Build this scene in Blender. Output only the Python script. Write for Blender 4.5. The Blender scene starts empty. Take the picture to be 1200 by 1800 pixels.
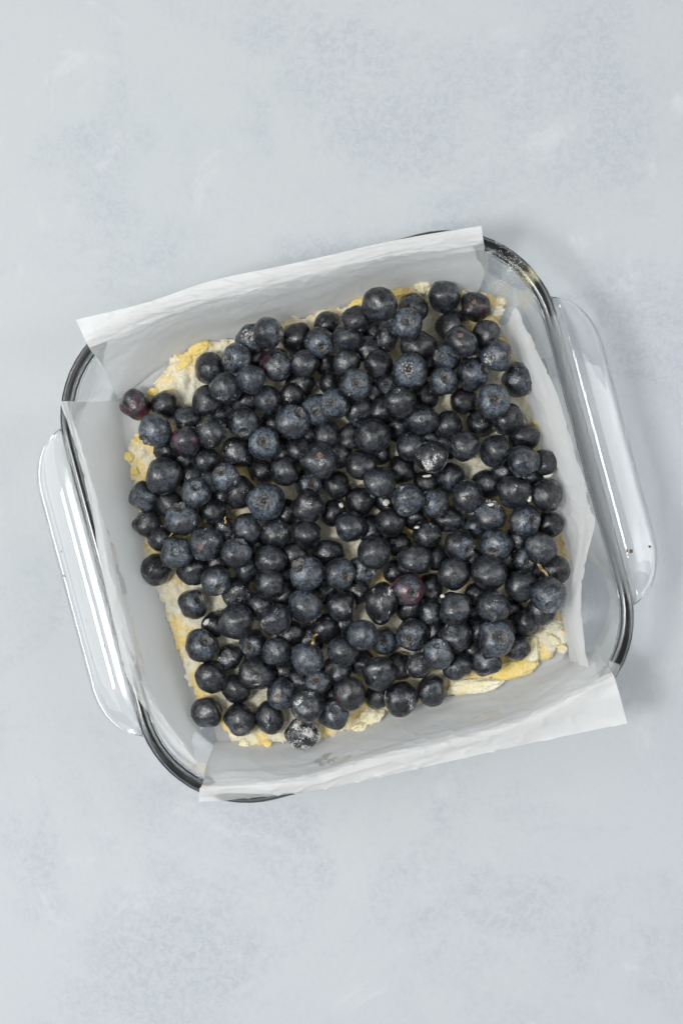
import bpy, bmesh, math, random
import numpy as np
from mathutils import Vector, Matrix, Quaternion, noise
from mathutils.bvhtree import BVHTree

random.seed(7)
S = bpy.context.scene
COL = S.collection

# ------------------------------------------------------------------ camera, world, lamps, exposure
CAM_H, F_PX = 0.85, 3182.0                     # camera height (m); focal length in pixels of the 1200x1800 photo
cam_d = bpy.data.cameras.new('camera')
cam_d.sensor_fit = 'VERTICAL'
cam_d.sensor_height = 36.0
cam_d.lens = F_PX / 1800 * 36
cam_d.clip_start, cam_d.clip_end = 0.02, 50
cam = bpy.data.objects.new('camera', cam_d)
cam.location = (0, 0, CAM_H)
COL.objects.link(cam)
S.camera = cam

W = bpy.data.worlds.new('World')
S.world = W
W.use_nodes = True
bg = W.node_tree.nodes['Background']
bg.inputs[0].default_value = (0.93, 0.97, 1.0, 1)
bg.inputs[1].default_value = 0.64


def lamp(name, loc, target, sx, sy, watts, colr):
    d = bpy.data.lights.new(name, 'AREA')
    d.shape = 'RECTANGLE'
    d.size, d.size_y = sx, sy
    d.energy = watts
    d.color = colr
    o = bpy.data.objects.new(name, d)
    o.location = loc
    o.rotation_euler = (Vector(target) - Vector(loc)).to_track_quat('-Z', 'Y').to_euler()
    COL.objects.link(o)
    return o


lamp('window_light', (-1.02, 0.10, 1.02), (0, 0, 0), 1.3, 1.3, 13, (1.0, 0.995, 0.98))
lamp('added_side_fill', (0.85, 0.15, 0.72), (0.05, 0, 0.03), 0.30, 1.2, 4.5, (1.0, 1.0, 1.0))  # unseen lamp added to line the right handle's edges and fill the paper
lamp('softbox', (-0.52, -0.16, 1.30), (0, 0, 0), 0.26, 0.32, 13.0, (1.0, 0.995, 0.98))

S.view_settings.view_transform = 'Standard'
S.view_settings.look = 'None'
S.view_settings.gamma = 1
S.view_settings.exposure = -0.32
C = S.cycles
C.use_denoising = True
C.max_bounces = 48
C.transmission_bounces = 48
C.diffuse_bounces = 5
C.glossy_bounces = 6
C.transparent_max_bounces = 12
C.caustics_reflective = True
C.caustics_refractive = True
C.sample_clamp_indirect = 40
C.blur_glossy = 0.2


# ------------------------------------------------------------------ helpers
def P(px, py, z_mm):
    """point at height z (mm) seen at photo pixel px, py"""
    z = z_mm / 1000
    k = (CAM_H - z) / F_PX
    return Vector(((px - 600) * k, -(py - 900) * k, z))


def link(name, me, mat=None, parent=None):
    o = bpy.data.objects.new(name, me)
    COL.objects.link(o)
    if mat is not None and me is not None and len(me.materials) == 0:
        me.materials.append(mat)
    if parent is not None:
        o.parent = parent
    return o


def tag(o, label, cat, group=None):
    o['label'] = label
    o['category'] = cat
    if group:
        o['group'] = group
    return o


def smooth(me):
    me.polygons.foreach_set('use_smooth', [True] * len(me.polygons))
    me.update()
    return me


def mesh(name, verts, faces):
    me = bpy.data.meshes.new(name)
    me.from_pydata([tuple(v) for v in verts], [], faces)
    me.validate()
    return smooth(me)


def empty(name, loc):
    o = bpy.data.objects.new(name, None)
    o.empty_display_size = 0.01
    o.location = loc
    COL.objects.link(o)
    return o


def catmull(pts, n):
    """resample a list of tuples with a Catmull-Rom spline to n points"""
    p = np.array(pts, float)
    m = len(p)
    ext = np.vstack([2 * p[0] - p[1], p, 2 * p[-1] - p[-2]])
    out = []
    for t in np.linspace(0, m - 1, n):
        i = min(int(t), m - 2)
        f = t - i
        a, b, c, d = ext[i:i + 4]
        out.append(0.5 * (2 * b + (c - a) * f + (2 * a - 5 * b + 4 * c - d) * f * f + (3 * b - a - 3 * c + d) * f ** 3))
    return np.array(out)


# ------------------------------------------------------------------ materials
def new_mat(name):
    m = bpy.data.materials.new(name)
    m.use_nodes = True
    nt = m.node_tree
    nt.nodes.clear()
    out = nt.nodes.new('ShaderNodeOutputMaterial')
    return m, nt, out


class N:
    def __init__(s, nt):
        s.nt = nt

    def node(s, t, **kw):
        n = s.nt.nodes.new(t)
        for k, v in kw.items():
            setattr(n, k, v)
        return n

    def set(s, sock, v):
        if hasattr(v, 'links'):
            s.nt.links.new(v, sock)
        elif isinstance(v, tuple) and len(v) == 3 and sock.type == 'RGBA':
            sock.default_value = (*v, 1)
        else:
            sock.default_value = v

    def math(s, op, a, b=0.0, clamp=False):
        n = s.node('ShaderNodeMath', operation=op, use_clamp=clamp)
        s.set(n.inputs[0], a)
        s.set(n.inputs[1], b)
        return n.outputs[0]

    def noise(s, vec, scale, detail=3.0, rough=0.5, dist=0.0):
        n = s.node('ShaderNodeTexNoise')
        s.set(n.inputs['Vector'], vec)
        n.inputs['Scale'].default_value = scale
        n.inputs['Detail'].default_value = detail
        n.inputs['Roughness'].default_value = rough
        n.inputs['Distortion'].default_value = dist
        return n.outputs[0]

    def step(s, v, lo, hi):
        n = s.node('ShaderNodeMapRange', interpolation_type='SMOOTHSTEP')
        s.set(n.inputs[0], v)
        s.set(n.inputs[1], lo)
        s.set(n.inputs[2], hi)
        return n.outputs[0]

    def mix(s, f, a, b):
        n = s.node('ShaderNodeMix', data_type='RGBA')
        s.set(n.inputs[0], f)
        s.set(n.inputs[6], a)
        s.set(n.inputs[7], b)
        return n.outputs[2]

    def bump(s, h, strength, dist):
        n = s.node('ShaderNodeBump')
        s.set(n.inputs['Height'], h)
        n.inputs['Strength'].default_value = strength
        n.inputs['Distance'].default_value = dist
        return n.outputs[0]

    def coord(s, which='Object'):
        return s.node('ShaderNodeTexCoord').outputs[which]

    def vadd(s, a, b):
        n = s.node('ShaderNodeVectorMath', operation='ADD')
        s.set(n.inputs[0], a)
        s.set(n.inputs[1], b)
        return n.outputs[0]


def mat_table():
    m, nt, out = new_mat('painted_plaster_board')
    n = N(nt)
    co = n.coord()
    big = n.noise(co, 5.5, 3, 0.55, 0.6)
    big2 = n.noise(n.vadd(co, (3.1, 7.7, 0)), 11.0, 6, 0.68, 1.0)
    hue = n.noise(n.vadd(co, (1.3, -4.0, 2)), 3.2, 2)
    fine = n.noise(co, 300, 5, 0.75, 0.8)
    fine2 = n.noise(n.vadd(co, (9, 2, 5)), 420, 3, 0.6)
    wisp = n.noise(n.vadd(co, (5, 5, 1)), 16, 5, 0.65, 1.5)
    wn = n.node('ShaderNodeTexNoise')
    nt.links.new(co, wn.inputs['Vector'])
    wn.inputs['Scale'].default_value = 22
    wn.inputs['Detail'].default_value = 5
    wn.inputs['Roughness'].default_value = 0.65
    wv = n.node('ShaderNodeVectorMath', operation='MULTIPLY_ADD')
    nt.links.new(wn.outputs['Color'], wv.inputs[0])
    wv.inputs[1].default_value = (0.11, 0.11, 0)
    wv.inputs[2].default_value = (-0.055, -0.055, 0)
    wco = n.vadd(co, wv.outputs[0])
    stains = None                                           # larger worn areas of the painted board
    for (px, py, r) in ((165, 280, 75), (285, 405, 70), (130, 250, 50), (700, 250, 120), (640, 70, 50), (1000, 75, 90), (1060, 200, 110), (500, 130, 90), (560, 430, 70), (760, 390, 80), (1120, 620, 140),
                        (790, 1560, 70), (930, 1610, 130), (1170, 1650, 80), (300, 1690, 110), (60, 1510, 60), (280, 1560, 50), (520, 1440, 70)):
        c = P(px, py, 0)
        d = n.node('ShaderNodeVectorMath', operation='DISTANCE')
        nt.links.new(wco, d.inputs[0])
        d.inputs[1].default_value = c
        v = n.math('SUBTRACT', 1.0, n.math('DIVIDE', d.outputs['Value'], r * 0.00052), True)
        stains = v if stains is None else n.math('MAXIMUM', stains, v)
    patch = n.step(n.math('ADD', n.math('MULTIPLY', big2, 0.75), n.math('MULTIPLY', stains, 0.21)), 0.34, 0.62)
    speck = n.math('MULTIPLY', n.step(fine, 0.42, 0.62), patch)
    base = n.mix(n.step(hue, 0.3, 0.7), (0.448, 0.478, 0.488), (0.456, 0.478, 0.508))
    base = n.mix(n.math('MULTIPLY', n.step(big, 0.35, 0.7), 0.5), base, (0.488, 0.508, 0.513))
    base = n.mix(n.math('MULTIPLY', patch, 0.26), base, (0.385, 0.415, 0.462))
    base = n.mix(n.math('MULTIPLY', speck, 0.42), base, (0.30, 0.33, 0.378))
    base = n.mix(n.math('MULTIPLY', n.step(wisp, 0.58, 0.76), 0.45), base, (0.59, 0.61, 0.615))
    base = n.mix(n.math('MULTIPLY', n.step(fine2, 0.48, 0.72), 0.16), base, (0.36, 0.39, 0.42))
    b = n.node('ShaderNodeBsdfPrincipled')
    n.set(b.inputs['Base Color'], base)
    b.inputs['Roughness'].default_value = 0.75
    b.inputs['Specular IOR Level'].default_value = 0.25
    n.set(b.inputs['Normal'], n.bump(n.math('ADD', fine, n.math('MULTIPLY', wisp, 2.0)), 0.12, 0.0006))
    nt.links.new(b.outputs[0], out.inputs[0])
    return m


def mat_glass():
    m, nt, out = new_mat('clear_pressed_glass')
    n = N(nt)
    b = n.node('ShaderNodeBsdfGlass')
    b.inputs['IOR'].default_value = 1.47
    co = n.coord()
    sx = n.node('ShaderNodeSeparateXYZ')
    nt.links.new(co, sx.inputs[0])
    worn = n.math('MULTIPLY', n.step(sx.outputs[2], 0.0490, 0.0512), n.math('ADD', 0.17, n.math('MULTIPLY', n.step(n.noise(co, 120, 2, 0.5), 0.40, 0.70), 0.07)))
    side = n.math('SUBTRACT', 1.0, n.step(n.math('ABSOLUTE', sx.outputs[1]), 0.050, 0.068))
    grip = n.math('MULTIPLY', n.math('MULTIPLY', side, n.step(sx.outputs[0], 0.100, 0.104)), n.step(sx.outputs[2], 0.0490, 0.0505))
    grip = n.math('MULTIPLY', grip, n.math('SUBTRACT', 1.0, n.step(sx.outputs[0], 0.1120, 0.1128)))
    worn = n.math('ADD', worn, n.math('MULTIPLY', grip, 0.42))       # rim rubbed dull beside the much-used handle
    n.set(b.inputs['Roughness'], worn)                     # scuffed top of the rim
    b.inputs['Color'].default_value = (0.985, 0.99, 0.99, 1)
    nt.links.new(b.outputs[0], out.inputs[0])
    return m


def mat_paper():
    m, nt, out = new_mat('parchment_paper')
    n = N(nt)
    co = n.coord()
    cl = n.noise(co, 90, 4, 0.6)
    fib = n.noise(co, 900, 3, 0.6)
    colr = n.mix(cl, (0.87, 0.87, 0.86), (0.92, 0.92, 0.915))
    bump = n.bump(n.math('ADD', n.math('MULTIPLY', n.noise(co, 45, 3, 0.5, 0.6), 1.6), n.math('MULTIPLY', fib, 0.35)), 0.35, 0.0012)
    d = n.node('ShaderNodeBsdfPrincipled')
    n.set(d.inputs['Base Color'], colr)
    d.inputs['Roughness'].default_value = 0.5
    d.inputs['Specular IOR Level'].default_value = 0.35
    n.set(d.inputs['Normal'], bump)
    t = n.node('ShaderNodeBsdfTranslucent')
    n.set(t.inputs[0], (0.92, 0.92, 0.91))
    n.set(t.inputs['Normal'], bump)
    tr = n.node('ShaderNodeBsdfTransparent')
    mx = n.node('ShaderNodeMixShader')
    mx.inputs[0].default_value = 0.48
    nt.links.new(d.outputs[0], mx.inputs[1])
    nt.links.new(t.outputs[0], mx.inputs[2])
    mx2 = n.node('ShaderNodeMixShader')
    mx2.inputs[0].default_value = 0.10
    nt.links.new(mx.outputs[0], mx2.inputs[1])
    nt.links.new(tr.outputs[0], mx2.inputs[2])
    nt.links.new(mx2.outputs[0], out.inputs[0])
    return m


def mat_dough(name, a, b_, gold, amount):
    m, nt, out = new_mat(name)
    n = N(nt)
    co = n.coord()
    oi = n.node('ShaderNodeObjectInfo')
    big = n.noise(co, 42, 4, 0.6, 0.7)
    mid = n.noise(co, 150, 4, 0.65)
    fine = n.noise(co, 600, 3, 0.6)
    base = n.mix(n.step(mid, 0.35, 0.65), a, b_)
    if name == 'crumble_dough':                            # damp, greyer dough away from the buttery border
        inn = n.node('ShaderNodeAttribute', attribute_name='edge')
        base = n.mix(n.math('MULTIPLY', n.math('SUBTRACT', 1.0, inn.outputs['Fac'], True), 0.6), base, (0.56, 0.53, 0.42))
    at = n.node('ShaderNodeAttribute', attribute_name='edge')
    bigE = n.math('ADD', big, n.math('MULTIPLY', at.outputs['Fac'], 0.14))
    g = n.math('MULTIPLY', n.step(bigE, 0.56 - amount, 0.68 - amount), n.step(mid, 0.34, 0.52))
    base = n.mix(n.math('MULTIPLY', g, 0.9), base, gold)
    base = n.mix(n.math('MULTIPLY', n.step(fine, 0.55, 0.72), 0.45), base, (0.86, 0.84, 0.78))
    base = n.mix(n.math('MULTIPLY', n.math('MULTIPLY', n.step(n.noise(n.vadd(co, (2, 9, 4)), 230, 3), 0.6, 0.72), g), 0.6), base, (0.56, 0.28, 0.07))
    b = n.node('ShaderNodeBsdfPrincipled')
    n.set(b.inputs['Base Color'], base)
    b.inputs['Roughness'].default_value = 0.55
    b.inputs['Specular IOR Level'].default_value = 0.3
    b.inputs['Subsurface Weight'].default_value = 0.15
    b.inputs['Subsurface Radius'].default_value = (0.004, 0.003, 0.0015)
    b.inputs['Subsurface Scale'].default_value = 0.5
    n.set(b.inputs['Normal'], n.bump(n.math('ADD', n.math('MULTIPLY', mid, 2), fine), 0.6, 0.0012))
    nt.links.new(b.outputs[0], out.inputs[0])
    return m


def flour_mask(n, co, oi, sep):
    """white flour that sticks in patches; amount from the object's colour (green)"""
    pat = n.noise(n.vadd(co, oi), 1.5, 2)
    gr = n.noise(n.vadd(co, oi), 12.0, 4, 0.75)
    thr = n.math('SUBTRACT', 0.82, n.math('MULTIPLY', sep, 0.30))
    v = n.math('ADD', n.math('MULTIPLY', pat, 0.55), n.math('MULTIPLY', gr, 0.55))
    return n.math('MULTIPLY', n.step(v, thr, n.math('ADD', thr, 0.10)), n.step(sep, 0.02, 0.15))


def mat_berry():
    m, nt, out = new_mat('blueberry_skin')
    n = N(nt)
    co = n.coord()
    oi = n.node('ShaderNodeObjectInfo')
    rnd = n.node('ShaderNodeVectorMath', operation='SCALE')
    rnd.inputs[0].default_value = (37.0, 61.0, 23.0)
    nt.links.new(oi.outputs['Random'], rnd.inputs['Scale'])
    rv = rnd.outputs[0]
    sc = n.node('ShaderNodeSeparateColor')
    nt.links.new(oi.outputs['Color'], sc.inputs[0])
    red, flour, bloom = sc.outputs[0], sc.outputs[1], sc.outputs[2]
    sx = n.node('ShaderNodeSeparateXYZ')
    nt.links.new(co, sx.inputs[0])
    cv = n.vadd(co, rv)
    n1 = n.noise(cv, 1.7, 5, 0.62, 0.5)
    n2 = n.noise(n.vadd(cv, (5, 1, 9)), 4.5, 5, 0.7, 0.8)
    n3 = n.noise(cv, 17, 4, 0.7)
    n4 = n.noise(cv, 48, 2, 0.6)
    # waxy bloom: more round the crown, rubbed off in patches
    halo = n.math('MULTIPLY', n.step(sx.outputs[2], 0.35, 0.95), 0.28)
    wax = n.math('ADD', n.math('ADD', n.math('MULTIPLY', n1, 0.75), n.math('MULTIPLY', n2, 0.5)), halo)
    wax = n.math('ADD', wax, n.math('MULTIPLY', n.math('SUBTRACT', bloom, 0.5), 0.5))
    wax = n.step(wax, 0.54, 0.98)
    streak = n.noise(n.vadd(cv, (2, 8, 3)), 3.0, 6, 0.75, 2.2)
    wax = n.math('MULTIPLY', wax, n.math('ADD', 0.10, n.math('MULTIPLY', n.step(streak, 0.42, 0.58), 0.95)))
    wax = n.math('MULTIPLY', wax, n.math('ADD', 0.55, n.math('MULTIPLY', n3, 0.8)))
    base = n.mix(wax, (0.0055, 0.0062, 0.0085), (0.108, 0.138, 0.180))
    base = n.mix(n.math('MULTIPLY', n.step(n2, 0.55, 0.8), n.math('MULTIPLY', wax, 0.6)), base, (0.15, 0.165, 0.185))
    rp = n.math('MULTIPLY', n.step(n.noise(n.vadd(cv, (11, 3, 2)), 1.0, 2), n.math('SUBTRACT', 0.78, n.math('MULTIPLY', red, 0.36)), n.math('SUBTRACT', 0.95, n.math('MULTIPLY', red, 0.30))), n.step(red, 0.02, 0.2))
    base = n.mix(n.math('MULTIPLY', rp, 0.85), base, (0.10, 0.014, 0.032))
    fm = flour_mask(n, co, rv, flour)
    base = n.mix(fm, base, (0.72, 0.71, 0.68))
    b = n.node('ShaderNodeBsdfPrincipled')
    n.set(b.inputs['Base Color'], base)
    rough = n.math('ADD', 0.22, n.math('MULTIPLY', n.step(n2, 0.35, 0.7), 0.30))
    rough = n.math('ADD', rough, n.math('MULTIPLY', fm, 0.4))
    n.set(b.inputs['Roughness'], rough)
    b.inputs['Specular IOR Level'].default_value = 0.5
    wet = n.step(n.noise(n.vadd(cv, (7, 7, 7)), 2.6, 4, 0.6), 0.40, 0.56)
    n.set(b.inputs['Coat Weight'], n.math('MULTIPLY', wet, n.math('SUBTRACT', 1.0, fm, True)))
    b.inputs['Coat Roughness'].default_value = 0.05
    b.inputs['Coat IOR'].default_value = 1.5
    h = n.math('ADD', n.math('MULTIPLY', n2, 1.4), n.math('ADD', n.math('MULTIPLY', n3, 0.45), n.math('MULTIPLY', n4, 0.14)))
    h = n.math('ADD', h, n.math('MULTIPLY', fm, 0.25))
    bn = n.bump(h, 0.8, 0.00011)
    n.set(b.inputs['Normal'], bn)
    n.set(b.inputs['Coat Normal'], n.bump(n.math('ADD', n.math('ADD', n2, n.math('MULTIPLY', n4, 0.22)), n.math('MULTIPLY', n3, 0.75)), 1.0, 0.00017))
    nt.links.new(b.outputs[0], out.inputs[0])
    return m


def mat_calyx():
    m, nt, out = new_mat('dried_calyx')
    n = N(nt)
    co = n.coord()
    oi = n.node('ShaderNodeObjectInfo')
    rnd = n.node('ShaderNodeVectorMath', operation='SCALE')
    rnd.inputs[0].default_value = (37.0, 61.0, 23.0)
    nt.links.new(oi.outputs['Random'], rnd.inputs['Scale'])
    sc = n.node('ShaderNodeSeparateColor')
    nt.links.new(oi.outputs['Color'], sc.inputs[0])
    cv = n.vadd(co, rnd.outputs[0])
    a = n.noise(cv, 6, 4, 0.7)
    base = n.mix(n.step(a, 0.35, 0.68), (0.010, 0.010, 0.012), (0.17, 0.17, 0.17))
    base = n.mix(n.math('MULTIPLY', n.step(n.noise(n.vadd(cv, (3, 3, 3)), 2, 1), 0.55, 0.7), 0.5), base, (0.12, 0.075, 0.045))
    fm = n.math('MULTIPLY', n.step(n.noise(cv, 9, 3), n.math('SUBTRACT', 0.72, n.math('MULTIPLY', sc.outputs[1], 0.35)), 0.78), n.step(sc.outputs[1], 0.02, 0.15))
    base = n.mix(fm, base, (0.72, 0.71, 0.68))
    b = n.node('ShaderNodeBsdfPrincipled')
    n.set(b.inputs['Base Color'], base)
    b.inputs['Roughness'].default_value = 0.45
    n.set(b.inputs['Normal'], n.bump(n.noise(cv, 16, 4, 0.7), 0.8, 0.0003))
    nt.links.new(b.outputs[0], out.inputs[0])
    return m


def mat_plain(name, a, b_, rough=0.6, scale=300):
    m, nt, out = new_mat(name)
    n = N(nt)
    f = n.noise(n.coord(), scale, 3, 0.6)
    b = n.node('ShaderNodeBsdfPrincipled')
    n.set(b.inputs['Base Color'], n.mix(n.step(f, 0.35, 0.65), a, b_))
    b.inputs['Roughness'].default_value = rough
    n.set(b.inputs['Normal'], n.bump(f, 0.5, 0.0005))
    nt.links.new(b.outputs[0], out.inputs[0])
    return m


M_TABLE = mat_table()
M_GLASS = mat_glass()
M_PAPER = mat_paper()
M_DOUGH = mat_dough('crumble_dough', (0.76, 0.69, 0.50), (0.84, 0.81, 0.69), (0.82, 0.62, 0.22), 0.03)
M_PALE = mat_dough('pale_butter_lump', (0.78, 0.70, 0.43), (0.84, 0.80, 0.62), (0.78, 0.62, 0.25), -0.12)
M_GOLD = mat_dough('golden_butter_lump', (0.80, 0.60, 0.17), (0.84, 0.70, 0.32), (0.74, 0.50, 0.10), 0.0)
M_BERRY = mat_berry()
M_CALYX = mat_calyx()
M_CRUMB = mat_plain('white_crumb', (0.50, 0.48, 0.43), (0.66, 0.64, 0.60))
M_STEM = mat_plain('dried_stem', (0.30, 0.19, 0.07), (0.46, 0.37, 0.18))
M_BURNT = mat_plain('burnt_residue', (0.05, 0.03, 0.015), (0.16, 0.09, 0.03))
M_FLOUR = mat_plain('flour', (0.80, 0.79, 0.77), (0.86, 0.86, 0.85), 0.8)

# ------------------------------------------------------------------ the surface
bm = bmesh.new()
bmesh.ops.create_cube(bm, size=1)
bmesh.ops.scale(bm, vec=(1.6, 1.6, 0.02), verts=bm.verts)
bmesh.ops.translate(bm, vec=(0, 0, -0.01), verts=bm.verts)
me = bpy.data.meshes.new('tabletop')
bm.to_mesh(me)
bm.free()
table = link('tabletop', me, M_TABLE)
table['kind'] = 'structure'

# ------------------------------------------------------------------ glass baking dish
DISH_ANG = math.radians(15.0)
RIM_Z = 52.0
DISH_C = P(610, 908, RIM_Z)
DISH_C.z = 0
MM = 0.001


def ring(half, r, z, nc=14):
    """rounded square loop (mm)"""
    pts = []
    c = half - r
    for q, (sx, sy) in enumerate(((1, 1), (-1, 1), (-1, -1), (1, -1))):
        for k in range(nc + 1):
            a = q * math.pi / 2 + k / nc * math.pi / 2
            pts.append((sx * c + r * math.cos(a), sy * c + r * math.sin(a), z))
        nx, ny = ((-1, 1), (-1, -1), (1, -1), (1, 1))[q]
        # straight run to the next corner
        p0 = pts[-1]
        a = (q + 1) * math.pi / 2
        p1 = (nx * c + r * math.cos(a), ny * c + r * math.sin(a), z)
        for k in range(1, 10):
            t = k / 10
            pts.append((p0[0] + (p1[0] - p0[0]) * t, p0[1] + (p1[1] - p0[1]) * t, z))
    return pts


def loft(profile, closed_centre=True):
    verts, faces = [], []
    n = None
    for (h, r, z) in profile:
        rg = ring(h, r, z)
        n = len(rg)
        verts += rg
    for i in range(len(profile) - 1):
        for j in range(n):
            k = (j + 1) % n
            faces.append((i * n + j, i * n + k, (i + 1) * n + k, (i + 1) * n + j))
    if closed_centre:
        verts.append((0, 0, profile[0][2]))
        a = len(verts) - 1
        for j in range(n):
            faces.append((a, (j + 1) % n, j))
        verts.append((0, 0, profile[-1][2]))
        b = len(verts) - 1
        o = (len(profile) - 1) * n
        for j in range(n):
            faces.append((b, o + j, o + (j + 1) % n))
    return [Vector(v) * MM for v in verts], faces


outer = catmull([(60, 22, 0.9), (88, 36, 0.7), (95, 40, 0.3), (99.5, 43, 1.2), (103.0, 45, 4.5), (105.6, 46.4, 12), (108.3, 48, 26), (110.4, 49, 38), (111.6, 49.5, 45)], 26)
lip = catmull([(111.6, 49.5, 45), (112.3, 49.9, 48.2), (112.6, 50, 49.8), (112.3, 49.8, 51.0), (111.3, 49.2, 51.8), (109.8, 48.3, 52.1), (108.3, 47.2, 51.8),
               (107.2, 46.5, 50.9), (106.6, 46.0, 49.4)], 26)[1:]
inner = catmull([(106.6, 46.0, 49.4), (105.7, 45, 45), (103.8, 43.5, 34), (101.6, 42, 20), (99.6, 40, 11), (97.0, 37, 6.8), (92, 32, 5.3), (80, 26, 5.0), (55, 18, 5.0)], 30)[1:]
top = lip
dish = empty('baking_dish', (DISH_C.x, DISH_C.y, 0))
dish.rotation_euler = (0, 0, DISH_ANG)
tag(dish, 'square clear glass baking dish with two side handles, lined with parchment', 'baking dish')
v, f = loft([tuple(p) for p in outer] + [tuple(p) for p in top] + [tuple(p) for p in inner])
me = mesh('basin', v, f)
basin = link('basin', me, M_GLASS, dish)


def handle_mesh(sgn):
    """pressed-glass tab: closed sections lofted along the side of the dish"""
    nv, ns = 64, 28
    verts, faces = [], []
    L = 71.0
    for i in range(nv + 1):
        s = -1 + 2 * i / nv
        y = L * s
        a = abs(s)
        w = 18.2 * (1 - max(0, (a - 0.62) / 0.38) ** 2.1) ** 0.62 - 0.9 if a < 1 else -0.9
        th = 3.0 * min(1, 0.45 + max(0, w) / 10)
        for k in range(ns):
            t = 2 * math.pi * k / ns
            cx, sz = math.cos(t), math.sin(t)
            ux = math.copysign(abs(cx) ** 0.72, cx)
            uz = math.copysign(abs(sz) ** 0.85, sz)
            q = (ux + 1) / 2                                    # 0 at the rim, 1 at the outer edge
            x = 109.2 + (w + 3.5) * q
            zc = 48.0 + w / 16.6 * (4.0 * q - 9.6 * q * q)     # domed, falling to the outer edge
            sm = max(0.0, min(1.0, (q - 0.68) / 0.2))
            tz = th * (0.66 + 0.42 * sm * sm * (3 - 2 * sm) + 0.3 * max(0, 1 - q / 0.3))
            drop = 9.0 * math.exp(-max(0, x - 109.2) / 2.6) * min(1, max(0, w) / 9) if uz < 0 else 0      # fillet under the root
            verts.append(Vector((sgn * x, y, zc + tz * uz + drop * uz)) * MM)
    for i in range(nv):
        for k in range(ns):
            k2 = (k + 1) % ns
            q = (i * ns + k, i * ns + k2, (i + 1) * ns + k2, (i + 1) * ns + k)
            faces.append(q if sgn < 0 else q[::-1])
    faces.append(tuple(range(ns)) if sgn > 0 else tuple(range(ns))[::-1])
    o = nv * ns
    faces.append(tuple(range(o, o + ns))[::-1] if sgn > 0 else tuple(range(o, o + ns)))
    me = mesh('handle', verts, faces)
    b = bmesh.new()
    b.from_mesh(me)
    bmesh.ops.recalc_face_normals(b, faces=b.faces)
    b.to_mesh(me)
    b.free()
    return smooth(me)


def fuse():
    """join the two handles onto the basin as one closed glass surface, then give each its own mesh again"""
    glass2 = M_GLASS.copy()
    tmp = []
    for sgn in (-1, 1):
        hm = handle_mesh(sgn)
        hm.materials.append(glass2)
        o = bpy.data.objects.new('handle', hm)
        COL.objects.link(o)
        tmp.append(o)
    bs = basin.data
    ob = bpy.data.objects.new('basin', bs)
    COL.objects.link(ob)
    for o in tmp:
        md = ob.modifiers.new('fuse', 'BOOLEAN')
        md.operation, md.solver, md.object, md.material_mode = 'UNION', 'EXACT', o, 'TRANSFER'
    dg = bpy.context.evaluated_depsgraph_get()
    full = bpy.data.meshes.new_from_object(ob.evaluated_get(dg))
    for o in tmp + [ob]:
        bpy.data.objects.remove(o)
    co = [v.co.copy() for v in full.vertices]
    hidx = [k for k, m in enumerate(full.materials) if m is glass2 or (m and m.name == glass2.name)]
    sets = {0: [], -1: [], 1: []}
    for p in full.polygons:
        key = 0 if p.material_index not in hidx else (1 if p.center.x > 0 else -1)
        sets[key].append(tuple(p.vertices))
    nrm = [d.vector.copy() for d in full.vertex_normals]
    out = {}
    for key, fs in sets.items():
        used = sorted({i for q in fs for i in q})
        mp = {v: i for i, v in enumerate(used)}
        me = bpy.data.meshes.new('handle' if key else 'basin')
        me.from_pydata([co[i] for i in used], [], [[mp[i] for i in q] for q in fs])
        smooth(me)
        me.materials.append(M_GLASS)
        out[key] = me
    print('FUSED', {k: len(v) for k, v in sets.items()})
    return out


b = bmesh.new()
b.from_mesh(basin.data)
bmesh.ops.recalc_face_normals(b, faces=b.faces)
b.to_mesh(basin.data)
b.free()
smooth(basin.data)
fused = fuse()
basin.data = fused[0]
handles = {}
for sgn in (-1, 1):
    handles[sgn] = link('handle', fused[sgn], M_GLASS, dish)

Rz = Matrix.Translation(DISH_C) @ Matrix.Rotation(DISH_ANG, 4, 'Z')
BASIN_BVH = BVHTree.FromPolygons([Rz @ v.co for v in basin.data.vertices], [tuple(p.vertices) for p in basin.data.polygons])


def lump_mesh(name, rx, ry, rz, seed, rough=0.25, sub=3, freq=1.6):
    b = bmesh.new()
    bmesh.ops.create_icosphere(b, subdivisions=sub, radius=1)
    off = Vector((seed * 3.7, seed * 1.3, -seed * 2.1))
    for vv in b.verts:
        d = 1 + rough * noise.noise(vv.co * freq + off) + rough * 0.5 * noise.noise(vv.co * freq * 2.7 + off)
        vv.co = Vector((vv.co.x * rx * d, vv.co.y * ry * d, vv.co.z * rz * d))
    me = bpy.data.meshes.new(name)
    b.to_mesh(me)
    b.free()
    return smooth(me)


# burnt specks baked onto the handles
inv = Rz.inverted()
for sgn, lst in ((1, [(1108, 969, 3.4), (1101, 968, 2.0), (1084, 968, 1.8), (1143, 961, 2.2), (1126, 834, 2.2), (1121, 812, 1.6), (1079, 890, 1.0), (1135, 921, 1.0), (1098, 660, 1.2)]),
                 (-1, [(111, 1013, 2.0), (184, 1136, 1.6), (107, 970, 1.2), (152, 1092, 0.9), (160, 1156, 0.8)])):
    for i, (px, py, r) in enumerate(lst):
        p = P(px, py, 50)
        lp = inv @ p
        hb = BVHTree.FromPolygons([v.co for v in handles[sgn].data.vertices], [tuple(q.vertices) for q in handles[sgn].data.polygons]) if i == 0 else hb
        hit = hb.ray_cast(Vector((lp.x, lp.y, 0.1)), Vector((0, 0, -1)))
        if hit[0] is None:
            continue
        o = link('burnt_speck', lump_mesh('burnt_speck', r * 0.00026 * random.uniform(.7, 1.5), r * 0.00026, 0.0002, i + sgn * 9, 0.5, 2), M_BURNT, handles[sgn])
        o.location = hit[0] + Vector((0, 0, 0.00005))

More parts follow.
